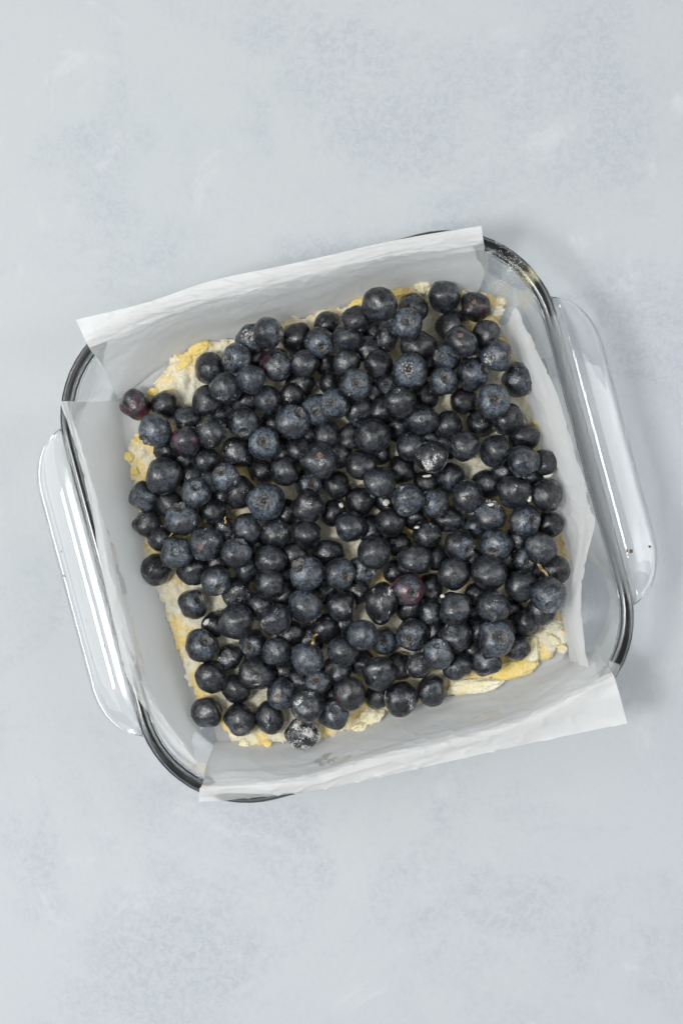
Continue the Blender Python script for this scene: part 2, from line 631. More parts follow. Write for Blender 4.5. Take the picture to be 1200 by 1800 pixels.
# ------------------------------------------------------------------ parchment sheets
def sheet(name, rows, ncol, seg, amp, seed, label):
    """rows of (px, py, z_mm) control points, splined both ways into one creased sheet"""
    R = [catmull([tuple(P(*c)) for c in r], ncol) for r in rows]
    R = np.array(R)                                    # rows, cols, 3
    nr = (len(rows) - 1) * seg + 1
    G = np.stack([catmull([tuple(p) for p in R[:, j]], nr) for j in range(ncol)], axis=1)
    # creases: displacement along the surface normal, ridged noise stretched along the sheet
    du = np.gradient(G, axis=1)
    dv = np.gradient(G, axis=0)
    nn = np.cross(du, dv)
    nn /= np.linalg.norm(nn, axis=2, keepdims=True) + 1e-12
    if nn[nr // 2, ncol // 2, 2] < 0:
        nn = -nn
    off = Vector((seed, seed * 2.3, seed * .7))
    for i in range(nr):
        for j in range(ncol):
            p = Vector(G[i, j])
            e = min(i, nr - 1 - i) / (nr - 1)
            k = 1.0 if e < 0.30 else 0.0               # flat on the bottom of the dish
            k *= min(1.0, max(0.15, 1.3 - e / 0.30))
            a = noise.noise(Vector((p.x * 22, p.y * 22, p.z * 60)) + off)
            r1 = 1 - abs(noise.noise(Vector((p.x * 55, p.y * 48, p.z * 90)) + off * 2)) * 2
            r2 = 1 - abs(noise.noise(Vector((p.x * 120, p.y * 110, p.z * 190)) + off * 3)) * 2
            s_ = j / (ncol - 1)
            fold = noise.noise(Vector((s_ * 4.0, i * .22 + s_ * 2.5, seed)))          # long soft folds along the flap
            ridge = max(0, 1 - abs(noise.noise(Vector((s_ * 9.0 + i * .10, i * .16 - s_ * 6, seed + 9)))) * 9)
            G[i, j] += nn[i, j] * amp * k * (1.2 * a + 0.55 * fold + 0.6 * ridge + 0.24 * r1 + 0.12 * r2 - 0.3)
    verts = [tuple(G[i, j]) for i in range(nr) for j in range(ncol)]
    faces = [(i * ncol + j, i * ncol + j + 1, (i + 1) * ncol + j + 1, (i + 1) * ncol + j) for i in range(nr - 1) for j in range(ncol - 1)]
    o = link(name, mesh(name, verts, faces), M_PAPER)
    tag(o, label, 'parchment paper')
    return o


def base_row(vv, us, z):
    ca, sa = math.cos(DISH_ANG), math.sin(DISH_ANG)
    return [(610 + ca * u + sa * vv, 908 - sa * u + ca * vv, z) for u in us]


def base_col(u, vs, z):
    ca, sa = math.cos(DISH_ANG), math.sin(DISH_ANG)
    return [(610 + ca * u + sa * vv, 908 - sa * u + ca * vv, z) for vv in vs]


US = (-322, -195, -60, 70, 190, 300)
rows_a = [
    [(134, 562, 55.5), (260, 531, 56.5), (373, 493, 55.5), (520, 462, 55), (690, 423, 55), (845, 396, 55.5)],
    [(150, 597, 53.6), (300, 544, 54.6), (440, 506, 54.2), (570, 473, 54.0), (700, 440, 54.0), (848, 418, 54.0)],
    [(160, 615, 50), (303, 556, 49), (442, 519, 49), (572, 486, 49), (701, 453, 49), (851, 436, 49)],
    [(182, 645, 34), (310, 578, 30), (447, 541, 30), (577, 507, 30), (702, 474, 30), (853, 468, 32)],
    [(208, 700, 12), (327, 610, 8), (457, 575, 7.6), (582, 542, 7.6), (707, 509, 7.6), (840, 512, 9)],
    base_row(-310, US, 5.8), base_row(-120, US, 5.5), base_row(120, US, 5.5), base_row(310, US, 5.8),
    [(378, 1306, 10), (518, 1306, 7.6), (646, 1273, 7.6), (772, 1240, 7.6), (897, 1207, 8), (1020, 1150, 9)],
    [(362, 1346, 34), (529, 1341, 30), (655, 1308, 30), (781, 1274, 30), (906, 1240, 30), (1052, 1150, 30)],
    [(356, 1374, 50), (529, 1362, 49), (660, 1327, 49), (787, 1293, 49), (912, 1259, 49), (1072, 1178, 50)],
    [(351, 1386, 54.2), (528, 1375, 54.2), (663, 1341, 54.2), (790, 1307, 54.2), (915, 1273, 54.4), (1082, 1200, 54.6)],
    [(350, 1413, 51.6), (500, 1397, 51.6), (640, 1371, 51.5), (790, 1338, 51), (940, 1306, 51), (1102, 1272, 51)],
]
VS = (-280, -190, -90, 0, 90, 180, 235, 272)
rows_b = [
    [(107, 705, 55), (137, 800, 52.6), (158, 893, 53.4), (180, 1010, 54), (203, 1105, 54), (228, 1197, 53.6), (284, 1290, 47), (331, 1360, 42)],
    [(120, 705, 52), (150, 803, 50), (174, 898, 50), (200, 1012, 50), (225, 1105, 50), (250, 1195, 49), (296, 1275, 44), (345, 1343, 42)],
    [(128, 705, 48), (157, 806, 42), (182, 903, 41), (209, 1012, 41), (234, 1103, 41), (260, 1190, 41), (301, 1268, 40), (343, 1330, 40)],
    [(165, 706, 30), (180, 823, 28), (206, 921, 28), (230, 1010, 28), (254, 1099, 28), (279, 1186, 28), (308, 1250, 29), (338, 1300, 30)],
    [(206, 706, 10), (219, 823, 7.8), (246, 919, 7.8), (268, 1004, 7.8), (291, 1090, 7.8), (315, 1176, 7.8), (330, 1228, 8.5), (352, 1276, 10)],
    base_col(-310, VS, 6.4), base_col(-110, VS, 6.2), base_col(110, VS, 6.2), base_col(310, VS, 6.4),
    [(884, 572, 8.5), (906, 645, 8), (932, 738, 8), (955, 822, 8), (978, 910, 8), (994, 985, 8), (986, 1065, 8), (1004, 1172, 8.5)],
    [(896, 556, 20), (926, 635, 24), (957, 730, 26), (986, 830, 26), (1012, 912, 27), (1012, 985, 27), (1002, 1070, 25), (1018, 1180, 22)],
    [(905, 538, 30), (942, 612, 41), (980, 700, 45), (1016, 815, 46), (1044, 900, 47), (1030, 980, 45), (1022, 1060, 42), (1037, 1190, 37)],
]
sheet('parchment_sheet', rows_a, 190, 11, 0.0012, 3.0, 'white parchment sheet with both ends folded over the handle-free dish rims')
sheet('parchment_sheet', rows_b, 190, 11, 0.0010, 11.0, 'white parchment sheet whose ends stand up inside the dish below the handles')

# ------------------------------------------------------------------ crumble base
poly = [(268, 672), (300, 628), (345, 603), (410, 593), (450, 578), (520, 556), (600, 535), (660, 517), (700, 505), (742, 494), (790, 508), (860, 512), (888, 528), (884, 556), (872, 566),
        (905, 606), (926, 680), (944, 760), (958, 830), (975, 890), (999, 950), (1003, 985), (996, 1040), (990, 1080), (1000, 1130), (975, 1150), (930, 1180),
        (880, 1202), (790, 1228), (700, 1248), (655, 1277), (600, 1292), (540, 1305), (478, 1312), (430, 1322), (405, 1300), (350, 1245), (322, 1190), (302, 1110), (276, 1045), (255, 985),
        (240, 900), (228, 845), (219, 795), (232, 768), (262, 745), (262, 705)]
pw = np.array([tuple(P(x, y, 10))[:2] for x, y in poly])


def make_crumble():
    step = 0.00095
    x0, y0 = pw.min(0) - 0.004
    x1, y1 = pw.max(0) + 0.004
    nx, ny = int((x1 - x0) / step), int((y1 - y0) / step)
    X, Y = np.meshgrid(x0 + np.arange(nx) * step, y0 + np.arange(ny) * step)
    # signed distance to the outline
    D = np.full(X.shape, 1e9)
    inside = np.zeros(X.shape, bool)
    for i in range(len(pw)):
        a, b_ = pw[i], pw[(i + 1) % len(pw)]
        ab = b_ - a
        t = np.clip(((X - a[0]) * ab[0] + (Y - a[1]) * ab[1]) / (ab @ ab), 0, 1)
        D = np.minimum(D, np.hypot(X - a[0] - t * ab[0], Y - a[1] - t * ab[1]))
        cr = (a[1] > Y) != (b_[1] > Y)
        with np.errstate(divide='ignore', invalid='ignore'):
            xs = a[0] + (Y - a[1]) * ab[0] / (ab[1] if ab[1] else 1e-12)
        inside ^= cr & (X < xs)
    sd = np.where(inside, D, -D)
    verts, edge, idx = [], [], -np.ones(X.shape, int)
    H = np.zeros(X.shape)
    for i in range(ny):
        for j in range(nx):
            if sd[i, j] < -0.004:
                continue
            q = Vector((X[i, j], Y[i, j], 0))
            d = sd[i, j] + 0.0022 * noise.noise(q * 170) + 0.0014 * noise.noise(q * 420)
            if d < 0:
                continue
            e = min(1, d / 0.0035) ** 0.55
            h = 3.2 + 1.6 * noise.noise(q * 75 + Vector((4, 0, 0))) + 2.2 * abs(noise.noise(q * 170)) + 1.0 * noise.noise(q * 420) + 0.6 * noise.noise(q * 900)
            H[i, j] = 6.45 + max(0.25, e * h)
            idx[i, j] = len(verts)
            verts.append((X[i, j], Y[i, j], H[i, j] * MM))
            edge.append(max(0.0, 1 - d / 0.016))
    faces = []
    for i in range(ny - 1):
        for j in range(nx - 1):
            q = (idx[i, j], idx[i, j + 1], idx[i + 1, j + 1], idx[i + 1, j])
            if min(q) >= 0:
                faces.append(tuple(int(k) for k in q))
    me = mesh('crumble_base', verts, faces)
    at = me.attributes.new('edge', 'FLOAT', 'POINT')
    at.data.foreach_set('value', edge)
    return me


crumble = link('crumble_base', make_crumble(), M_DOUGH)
tag(crumble, 'rough cream and golden crumble dough pressed flat beneath the blueberries', 'crumble')
# lumps of butter and dough: px, py, half sizes in px, height mm, rotation, material
for i, (px, py, rx, ry, hz, rot, mt) in enumerate([
        (922, 1141, 29, 22, 4.2, 20, M_PALE), (903, 1174, 44, 18, 2.6, 14, M_GOLD), (832, 1205, 47, 13, 3.0, 8, M_PALE), (655, 1256, 22, 15, 3.4, 25, M_PALE),
        (632, 1278, 13, 7, 2.2, 20, M_PALE), (744, 505, 15, 16, 3.6, 0, M_PALE), (884, 527, 12, 11, 3.0, 30, M_PALE), (872, 548, 13, 10, 2.8, 10, M_DOUGH),
        (352, 612, 22, 11, 2.2, 20, M_GOLD), (325, 640, 16, 9, 1.8, 40, M_GOLD), (972, 1122, 17, 6, 2.5, -30, M_PALE), (988, 1140, 9, 8, 2.4, 0, M_PALE), (968, 1096, 22, 11, 3.0, -8, M_DOUGH),
        (568, 553, 14, 8, 2.4, 10, M_PALE), (700, 518, 14, 11, 2.6, 10, M_GOLD), (632, 533, 20, 8, 2.2, 12, M_GOLD), (943, 755, 8, 20, 2.2, 10, M_GOLD), (430, 1308, 10, 8, 1.6, 0, M_PALE),
        (470, 1306, 8, 7, 1.5, 0, M_GOLD), (228, 803, 9, 9, 1.6, 0, M_GOLD), (238, 828, 9, 8, 1.5, 0, M_GOLD), (596, 1275, 16, 8, 2.2, 15, M_DOUGH), (270, 690, 10, 8, 1.6, 0, M_GOLD)]):
    k = (CAM_H - .01) / F_PX
    o = link('dough_lump', lump_mesh('dough_lump', rx * k, ry * k, hz * MM, i + 1, 0.22 if mt is M_GOLD else 0.34, 4, 1.7), mt, crumble)
    p = P(px, py, 9.0)
    o.location = (p.x, p.y, 0.0096)
    o.rotation_euler = (0, 0, math.radians(rot))

# ------------------------------------------------------------------ blueberries
# (px, py, radius px, level[, options]); level 0 lies on the crumble, 1 and 2 on other berries
# c = crown offset from the centre in radii (image right, image down); e = (sx, sy) stretch; r = red, f = flour, b = bloom
B = [
    (238, 712, 25, 0, dict(r=1.0, b=.35, L='lone reddish-purple blueberry lying off the crumble on bare parchment')),
    (291, 711, 24, 0, dict(b=.35, L='blueberry touching the lone reddish berry and open crumble')),
    (273, 757, 30, 1, dict(c=(-.55, .6), b=.75, L='plump grey blueberry with torn crown beside the lone reddish berry')),
    (329, 739, 26, 0, dict(b=.7)), (326, 776, 27, 1, dict(r=.75, b=.5, L='blueberry with a brick red patch behind the plump grey berry with torn crown')),
    (370, 648, 29, 1, dict(b=.45)), (416, 629, 24, 1, dict(c=(-.6, .1), b=.6)),
    (443, 596, 26, 0, dict(c=(-.25, -.1), f=.5, b=.5, cf=1, L='blueberry with white flour packed in its crown by the parchment edge')),
    (471, 585, 25.5, 1, dict(c=(.8, .05), b=.4)), (397, 683, 26, 1, dict(b=.55)), (365, 704, 26, 0, dict(b=.4)), (441, 666, 23, 1, dict(b=.75)),
    (486, 641, 29, 2, dict(r=.7, b=.65, L='large dusty blueberry with one magenta-red patch on its flank')), (471, 703, 22, 1, dict(b=.5)), (430, 706, 22, 0, {}),
    (428, 742, 26, 1, dict(c=(.05, .75), b=.55)), (371, 760, 27, 1, dict(b=.5)), (478, 748, 20, 0, {}),
    (521, 594, 25, 0, dict(b=.3)), (562, 602, 25, 1, dict(c=(.15, .4), b=.75)), (576, 572, 22, 0, dict(b=.2)), (612, 593, 24, 1, dict(b=.55)), (626, 561, 23, 1, dict(b=.2)),
    (666, 535, 31, 2, dict(b=.4, L='large glossy dark blueberry overhanging the parchment beside a golden crumble strip')), (725, 543, 26, 1, dict(b=.45)), (714, 570, 28, 2, dict(c=(0, -.1), b=.7)),
    (679, 592, 22, 0, dict(e=(.9, 1.1), b=.6)), (735, 607, 28, 1, dict(e=(1.1, .85), b=.3)), (536, 640, 22, 1, dict(b=.55)), (572, 637, 20, 0, dict(r=.4, b=.2)), (609, 638, 23, 1, dict(b=.5)),
    (645, 615, 21, 0, dict(b=.7)), (664, 642, 24, 1, dict(r=.4, b=.35)), (720, 651, 31, 2, dict(c=(-.1, 0), f=.2, b=.75, cf=.6, L='largest bluish blueberry with dry pale crown facing straight up')),
    (626, 676, 26, 2, dict(c=(0, -.05), b=.8)), (527, 675, 26, 0, {}), (512, 695, 20, 0, {}), (581, 672, 20, 0, {}), (589, 709, 25, 1, dict(c=(-.4, .05), b=.6)),
    (555, 721, 27, 0, dict(c=(0, .02), b=.7)), (630, 720, 25, 0, dict(f=.45, b=.4)), (702, 707, 27, 2, dict(r=.55, b=.5)), (670, 721, 22, 0, {}), (679, 675, 17, 0, dict(c=(0, 0), f=.3)),
    (514, 741, 30, 2, dict(c=(.45, -.5), b=.75)), (741, 737, 29, 1, dict(e=(1.05, .92), b=.55)), (575, 765, 24, 0, dict(b=.35)),
    (655, 767, 32, 2, dict(b=.5, L='large dark blueberry with a small round dent, mid heap')), (615, 770, 22, 0, {}), (721, 784, 25, 1, dict(r=.25, b=.55)), (747, 695, 23, 0, dict(b=.2)),
    (780, 521, 28, 1, dict(b=.65, L='smooth grey-blue blueberry beside the pale butter lump at the bare glass corner')),
    (835, 539, 25, 1, dict(r=.6, b=.35, s=(-.15, -.2), L='purple blueberry with brown stem scar beside crumble at the bare glass corner')),
    (792, 573, 25, 0, dict(b=.4)), (811, 601, 28, 2, dict(r=.2, b=.6, s=(-.12, -.3), L='dusty blueberry with a red-brown stem scar on its top')), (855, 588, 22, 0, dict(b=.45)),
    (873, 625, 28, 1, dict(c=(-.6, .25), f=.3, b=.6, cf=1, L='blueberry with flour-whitened crown turned sideways, near the standing parchment edge')), (910, 667, 30, 1, dict(c=(.9, .3), b=.55)),
    (784, 628, 24, 0, dict(c=(-.5, 0), b=.4)), (829, 659, 27, 1, dict(c=(.75, -.3), b=.7)), (779, 670, 25, 1, dict(c=(.1, -.2), r=.2, b=.5)), (816, 704, 24, 0, dict(r=.65, b=.35)),
    (866, 704, 30, 2, dict(c=(.08, -.1), b=.85, L='large blue-grey blueberry with wide round crown facing up, near standing parchment')), (844, 744, 22, 1, dict(b=.4)), (892, 737, 27, 1, dict(b=.3)), (787, 748, 24, 0, dict(b=.5)),
    (921, 769, 25, 0, dict(b=.4)), (817, 783, 25, 1, dict(b=.6)), (870, 793, 27, 1, dict(b=.45)), (919, 811, 27, 2, dict(b=.6)), (956, 814, 22, 0, dict(b=.3)),
    (758, 803, 27, 1, dict(f=.8, b=.45, L='blueberry heavily dusted with white flour next to a white crescent crumb')), (706, 826, 23, 0, {}), (792, 840, 25, 1, dict(b=.45)), (748, 851, 19, 0, {}),
    (853, 852, 23, 0, dict(b=.35)), (886, 830, 18, 0, {}), (820, 872, 28, 2, dict(b=.6)), (904, 864, 29, 1, dict(b=.5, L='dark blueberry with an oval white crumb stuck on top')), (960, 870, 28, 1, dict(f=.2, b=.3)),
    (764, 885, 22, 1, dict(c=(-.7, -.1), b=.85)), (788, 912, 25, 0, dict(e=(1.1, .9), r=.35, b=.5)), (861, 906, 27, 2, dict(c=(.1, -.75), f=.25, b=.6, cf=.7)), (834, 925, 20, 0, dict(b=.7)),
    (921, 917, 27, 2, dict(c=(.5, -.05), b=.6)), (966, 922, 23, 0, dict(b=.4)), (750, 939, 23, 1, dict(f=.55, b=.4)), (872, 956, 27, 1, dict(c=(-.3, .55), b=.8)), (807, 960, 26, 1, dict(c=(.6, .3), b=.5)),
    (951, 964, 26, 2, dict(b=.6)), (921, 982, 21, 0, dict(f=.6, c=(.2, .2))), (975, 1002, 25, 0, dict(b=.4, L='blueberry touching parchment with a brown stem bit lying on it')),
    (729, 985, 29, 2, dict(e=(1.08, .92), b=.5)), (767, 980, 20, 0, {}), (799, 1008, 28, 1, dict(b=.5)), (860, 1006, 32, 2, dict(b=.55)), (915, 1029, 28, 1, dict(b=.65)), (727, 911, 18, 0, {}),
    (717, 880, 28, 2, dict(f=.55, b=.8, L='pale grey blueberry smeared with flour beside small white crumbs')),
    (560, 811, 33, 2, dict(r=.15, b=.65, s=(.1, -.35), L='very large dusty blueberry with a dark pit near its top')), (525, 790, 22, 0, {}), (500, 829, 23, 1, dict(b=.45)), (634, 818, 25, 1, dict(f=.3, b=.4)),
    (667, 848, 27, 2, dict(f=.2, b=.6)), (592, 852, 24, 1, dict(b=.25)), (542, 851, 22, 0, dict(c=(.35, .05), f=.2, b=.5)), (634, 880, 26, 1, dict(b=.3)), (540, 890, 29, 2, dict(b=.35)), (585, 902, 20, 0, {}),
    (616, 925, 27, 2, dict(b=.5)), (686, 917, 25, 1, dict(b=.25)), (484, 937, 26, 1, dict(b=.45)), (540, 940, 23, 1, dict(b=.3)), (577, 971, 25, 1, dict(e=(1.12, .88), b=.45)), (657, 972, 28, 2, dict(b=.5)),
    (700, 955, 19, 0, {}), (539, 1007, 31, 2, dict(c=(-.5, -.45), b=.9, L='large pale blue blueberry with crown tipped aside, mid heap')), (597, 1009, 26, 1, dict(c=(.5, .1), b=.6)), (517, 976, 20, 0, {}),
    (475, 986, 26, 1, dict(b=.45)), (635, 1002, 25, 0, dict(c=(.55, .1), b=.25)), (474, 1027, 25, 1, dict(b=.35)),
    (717, 1038, 27, 2, dict(c=(.25, .2), r=1.0, b=.6, L='blueberry with magenta-red shoulder and open crown facing up')), (693, 1004, 18, 0, {}), (668, 797, 18, 0, dict(f=.25)), (598, 800, 20, 0, {}), (459, 829, 21, 0, dict(r=.2)),
    (419, 795, 28, 1, dict(b=.5)), (464, 779, 28, 2, dict(c=(0, -.05), b=.9)), (289, 836, 33, 2, dict(b=.45, L='very large dark blueberry with a faint crease, near the open golden crumble')),
    (256, 872, 26, 0, dict(c=(-.3, .4), b=.4)), (362, 809, 24, 0, dict(b=.5)), (294, 790, 19, 0, {}), (260, 920, 24, 0, dict(b=.2)), (345, 866, 25, 1, dict(c=(.05, -.45), b=.8)),
    (397, 839, 23, 1, dict(c=(-.3, -.45), b=.75)), (421, 866, 26, 0, dict(f=.2, b=.4)), (319, 912, 31, 2, dict(c=(-.1, -.72), b=.65)), (298, 885, 22, 0, {}), (374, 899, 23, 0, dict(b=.2)), (335, 838, 20, 0, {}),
    (363, 955, 29, 2, dict(b=.7, s=(-.25, .2), L='smooth grey blueberry with pale torn stem scar on top')), (311, 971, 27, 2, dict(c=(.05, -.1), b=.6, L='blueberry with round crown facing up beside a thin yellow stem')),
    (285, 948, 22, 0, {}), (275, 1001, 26, 0, dict(b=.25)), (339, 1002, 25, 0, dict(b=.35)), (415, 972, 26, 2, dict(c=(.4, -.75), f=.2, b=.6)), (434, 930, 26, 1, dict(e=(.94, 1.06), b=.45)),
    (467, 881, 33, 2, dict(c=(-.08, 0), b=.9, L='very large pale-ringed blueberry with deep round crown facing up')), (395, 932, 20, 0, {}), (435, 1000, 23, 0, dict(b=.4)), (380, 1021, 26, 1, dict(c=(.3, .5), f=.35, b=.55)), (370, 848, 18, 0, {}),
    (340, 1061, 24, 0, dict(c=(.5, -.35), b=.5, L='small blueberry alone on open crumble, its crown tilted up')), (417, 1042, 25, 0, dict(f=.7, b=.4)), (414, 1091, 32, 2, dict(r=.3, b=.5)), (377, 1097, 20, 0, {}),
    (456, 1067, 23, 0, dict(b=.55)), (485, 1089, 28, 2, dict(b=.4)), (536, 1064, 30, 2, dict(b=.8)), (355, 1135, 28, 1, dict(c=(.3, -.35), b=.55)), (405, 1155, 21, 0, dict(f=.5, b=.5)), (447, 1132, 24, 1, dict(c=(-.4, .25), b=.6)),
    (486, 1145, 24, 2, dict(b=.65)), (371, 1190, 28, 1, dict(b=.45)), (416, 1211, 25, 0, dict(b=.25)), (452, 1185, 30, 1, dict(e=(1.1, .95), b=.45)),
    (364, 1252, 26, 0, dict(b=.55, L='dented slate blueberry sitting apart on parchment near the curled parchment tip')), (422, 1265, 28, 0, dict(c=(0, .45), f=.25, b=.25)), (474, 1261, 27, 0, dict(e=(.92, 1.08), b=.45)),
    (495, 1221, 26, 2, dict(b=.85, s=(-.2, 0), L='matt grey blueberry with a brownish scar on top')), (510, 1114, 22, 0, {}), (500, 1044, 20, 0, {}),
    (540, 1159, 28, 2, dict(b=.95, L='pale smooth grey blueberry, the lightest one in the heap')), (599, 1065, 25, 1, dict(b=.55)), (670, 1061, 32, 2, dict(e=(.88, 1.2), b=.25, L='long oval dark blueberry with a grey worn spot')),
    (572, 1105, 24, 0, dict(b=.3)), (637, 1116, 26, 2, dict(b=.8)), (676, 1127, 22, 1, dict(c=(-.15, -.1), b=.65)), (725, 1115, 28, 1, dict(c=(-.35, .3), f=.2, b=.5)), (603, 1144, 26, 1, dict(b=.75)), (717, 1068, 24, 0, {}),
    (759, 1077, 21, 0, dict(f=.3, b=.6)), (757, 1032, 20, 0, dict(c=(0, .4))), (799, 1069, 28, 2, dict(b=.6)), (801, 1117, 27, 1, dict(b=.5)),
    (769, 1150, 25, 2, dict(c=(-.05, -.7), f=.5, b=.7, cf=1, L='blueberry with a heap of flour in its upturned crown')), (736, 1170, 22, 1, dict(f=.7, r=.3, b=.4)), (666, 1184, 30, 2, dict(b=.5)), (702, 1172, 23, 0, {}), (592, 1179, 25, 0, dict(c=(-.5, -.1), b=.4)),
    (636, 1165, 20, 0, {}), (559, 1199, 21, 1, dict(c=(-.25, -.3), b=.55)), (529, 1195, 18, 0, {}), (614, 1220, 28, 2, dict(e=(.95, 1.08), r=.6, b=.4, L='oval blueberry with a purple-tinged end above the pale dough lump')),
    (540, 1241, 28, 2, dict(f=.65, b=.45)), (586, 1255, 26, 1, dict(c=(.1, -.45), f=.5, b=.45)), (532, 1289, 29, 0, dict(e=(1.06, .96), f=.95, b=.4, L='outermost blueberry with flour speckles over its top, by overhanging parchment')),
    (705, 1229, 30, 1, dict(b=.45)), (661, 1224, 20, 0, {}), (759, 1214, 25, 0, dict(f=.3, b=.5, L='blueberry touching the end of the long white butter slab')), (804, 1170, 25, 0, dict(b=.5)),
    (870, 1120, 34, 2, dict(c=(.2, -.1), b=.7, f=.15)), (855, 1164, 24, 0, dict(c=(0, -.6), f=.3, b=.5, cf=.9, L='blueberry with white flaked crown beside the yellow butter')), (905, 1137, 24, 0, dict(b=.45, L='blueberry touching the biggest pale butter lump')),
    (867, 1066, 27, 2, dict(b=.5)), (897, 1070, 20, 0, {}), (924, 1092, 24, 0, dict(b=.3)), (964, 1046, 31, 2, dict(c=(0, .65), f=.15, b=.6)), (951, 1073, 26, 0, dict(b=.4)), (837, 1044, 19, 0, {}), (838, 1105, 20, 0, {}),
]


def berry_r(r):
    return 1.07 * (25.5 + (r - 25.5) * 0.68)


# small berries that fill the dark hollows of the heap; open crumble shows only where the photo shows it
GAPS = [(590, 955), (605, 945), (575, 930), (520, 862), (500, 858), (790, 812), (830, 820), (845, 815), (790, 712), (800, 740), (815, 745), (605, 742), (640, 905), (720, 930), (725, 945), (670, 1010),
        (700, 1015), (645, 1075), (690, 1085), (525, 1100), (845, 970), (690, 625), (760, 560), (765, 590), (870, 660), (745, 1100), (715, 1190), (410, 885), (555, 665), (455, 1220), (400, 1240), (400, 1060), (449, 1032), (425, 827), (666, 892), (620, 965), (830, 735), (700, 620)]
hull = [(350, 690), (450, 600), (640, 560), (760, 560), (860, 620), (930, 760), (960, 900), (965, 1040), (880, 1130), (740, 1190), (560, 1240), (480, 1210), (390, 1180), (400, 1080), (300, 960), (260, 850), (300, 760)]


def in_poly(x, y, pl):
    ins = False
    for k in range(len(pl)):
        (xa, ya), (xb, yb) = pl[k], pl[(k + 1) % len(pl)]
        if (ya > y) != (yb > y) and x < xa + (y - ya) * (xb - xa) / (yb - ya):
            ins = not ins
    return ins


cand = []
for gy in range(560, 1240, 6):
    for gx in range(250, 980, 6):
        if in_poly(gx, gy, hull) and min(math.hypot(gx - x, gy - y) for x, y in GAPS) > 20:
            clear = min(math.hypot(gx - q[0], gy - q[1]) - berry_r(q[2]) for q in B)
            if clear > 4.5:
                cand.append((-clear, gx, gy))
for cl, gx, gy in sorted(cand):
    if min(math.hypot(gx - q[0], gy - q[1]) - berry_r(q[2]) for q in B) > 4.5:
        B.append((gx, gy, 22 + (gx * 7 + gy * 3) % 3, -1, dict(b=.25)))


def berry_body(seed):
    """unit berry of revolution, crown pit at +z, slightly flattened and lumpy"""
    rs = random.Random(seed)
    nth, flat = 40, rs.uniform(.86, .96)
    ringr = rs.uniform(.29, .36)
    prof = []
    for k in range(23):                                   # south pole up to the crown rim
        a = -math.pi / 2 + (k + 0.0) / 22 * (math.pi / 2 + math.acos(ringr * 1.12))
        prof.append((math.cos(a), math.sin(a) * flat))
    zt = prof[-1][1]
    prof += [(ringr * 1.03, zt + .035), (ringr * .95, zt + .03), (ringr * .86, zt - .04), (ringr * .72, zt - .105), (ringr * .45, zt - .125), (ringr * .2, zt - .105)]
    off = Vector((rs.uniform(-50, 50), rs.uniform(-50, 50), rs.uniform(-50, 50)))
    lump = rs.uniform(.08, .17)
    dent = Vector((rs.uniform(-1, 1), rs.uniform(-1, 1), rs.uniform(-.5, .5))).normalized()
    dd = rs.choice((0, .06, .10, .16))
    verts, faces = [(0, 0, prof[0][1])], []
    for (r, z) in prof[1:]:
        for j in range(nth):
            t = 2 * math.pi * j / nth
            v = Vector((r * math.cos(t), r * math.sin(t), z))
            k = 1 + lump * noise.noise(v * 1.25 + off) + .02 * noise.noise(v * 4 + off)
            n_ = v.normalized()
            k -= dd * max(0, (n_.dot(dent) - .72) / .28) ** 1.5
            verts.append(tuple(v * k))
    m = len(prof) - 1
    for j in range(nth):
        faces.append((0, 1 + (j + 1) % nth, 1 + j))
    for i in range(m - 1):
        for j in range(nth):
            k = (j + 1) % nth
            faces.append((1 + i * nth + j, 1 + i * nth + k, 1 + (i + 1) * nth + k, 1 + (i + 1) * nth + j))
    verts.append((0, 0, prof[-1][1] - .0))
    c = len(verts) - 1
    o = 1 + (m - 1) * nth
    for j in range(nth):
        faces.append((c, o + j, o + (j + 1) % nth))
    me = mesh('blueberry', verts, faces)
    me.materials.append(M_BERRY)
    return me, ringr, zt


def calyx_mesh(seed, ringr, zt):
    """five-lobed dried crown with a sunken floor"""
    rs = random.Random(seed + 100)
    nth = 40
    verts, faces = [], []
    lob = [rs.uniform(.5, 1.25) for _ in range(5)]
    spl = rs.uniform(.0, .10)
    for lvl in range(5):
        for j in range(nth):
            t = 2 * math.pi * j / nth
            ph = (j * 5 / nth) % 1
            w = abs(math.sin(math.pi * ph)) ** .8 * lob[int(j * 5 / nth) % 5]
            if lvl == 0:
                r, z = ringr * .30, zt - .085
            elif lvl == 1:
                r, z = ringr * .72, zt - .075
            elif lvl == 2:
                r, z = ringr * .93, zt + .0
            elif lvl == 3:
                r, z = ringr * (1.0 + .05 * w), zt + .03 + .045 * w
            else:
                r, z = ringr * (1.0 + (.26 + spl) * w), zt + .03 + .085 * w
            jit = 1 + rs.uniform(-.05, .05)
            verts.append((r * jit * math.cos(t), r * jit * math.sin(t), z))
    for i in range(4):
        for j in range(nth):
            k = (j + 1) % nth
            faces.append((i * nth + j, i * nth + k, (i + 1) * nth + k, (i + 1) * nth + j))
    verts.append((0, 0, zt - .06))
    for j in range(nth):
        faces.append((len(verts) - 1, j, (j + 1) % nth))
    # outside skin of the lobes so that they have thickness
    base = len(verts)
    for j in range(nth):
        x, y, z = verts[4 * nth + j]
        verts.append((x * 1.03, y * 1.03, z - .012))
    for j in range(nth):
        t = 2 * math.pi * j / nth
        verts.append((ringr * 1.09 * math.cos(t), ringr * 1.09 * math.sin(t), zt - .01))
    for j in range(nth):
        k = (j + 1) % nth
        faces.append((4 * nth + j, 4 * nth + k, base + k, base + j))
        faces.append((base + j, base + k, base + nth + k, base + nth + j))
    me = mesh('calyx', verts, faces)
    me.materials.append(M_CALYX)
    return me


VAR = []
for s in range(22):
    body, rr, zt = berry_body(s)
    VAR.append((body, calyx_mesh(s, rr, zt)))

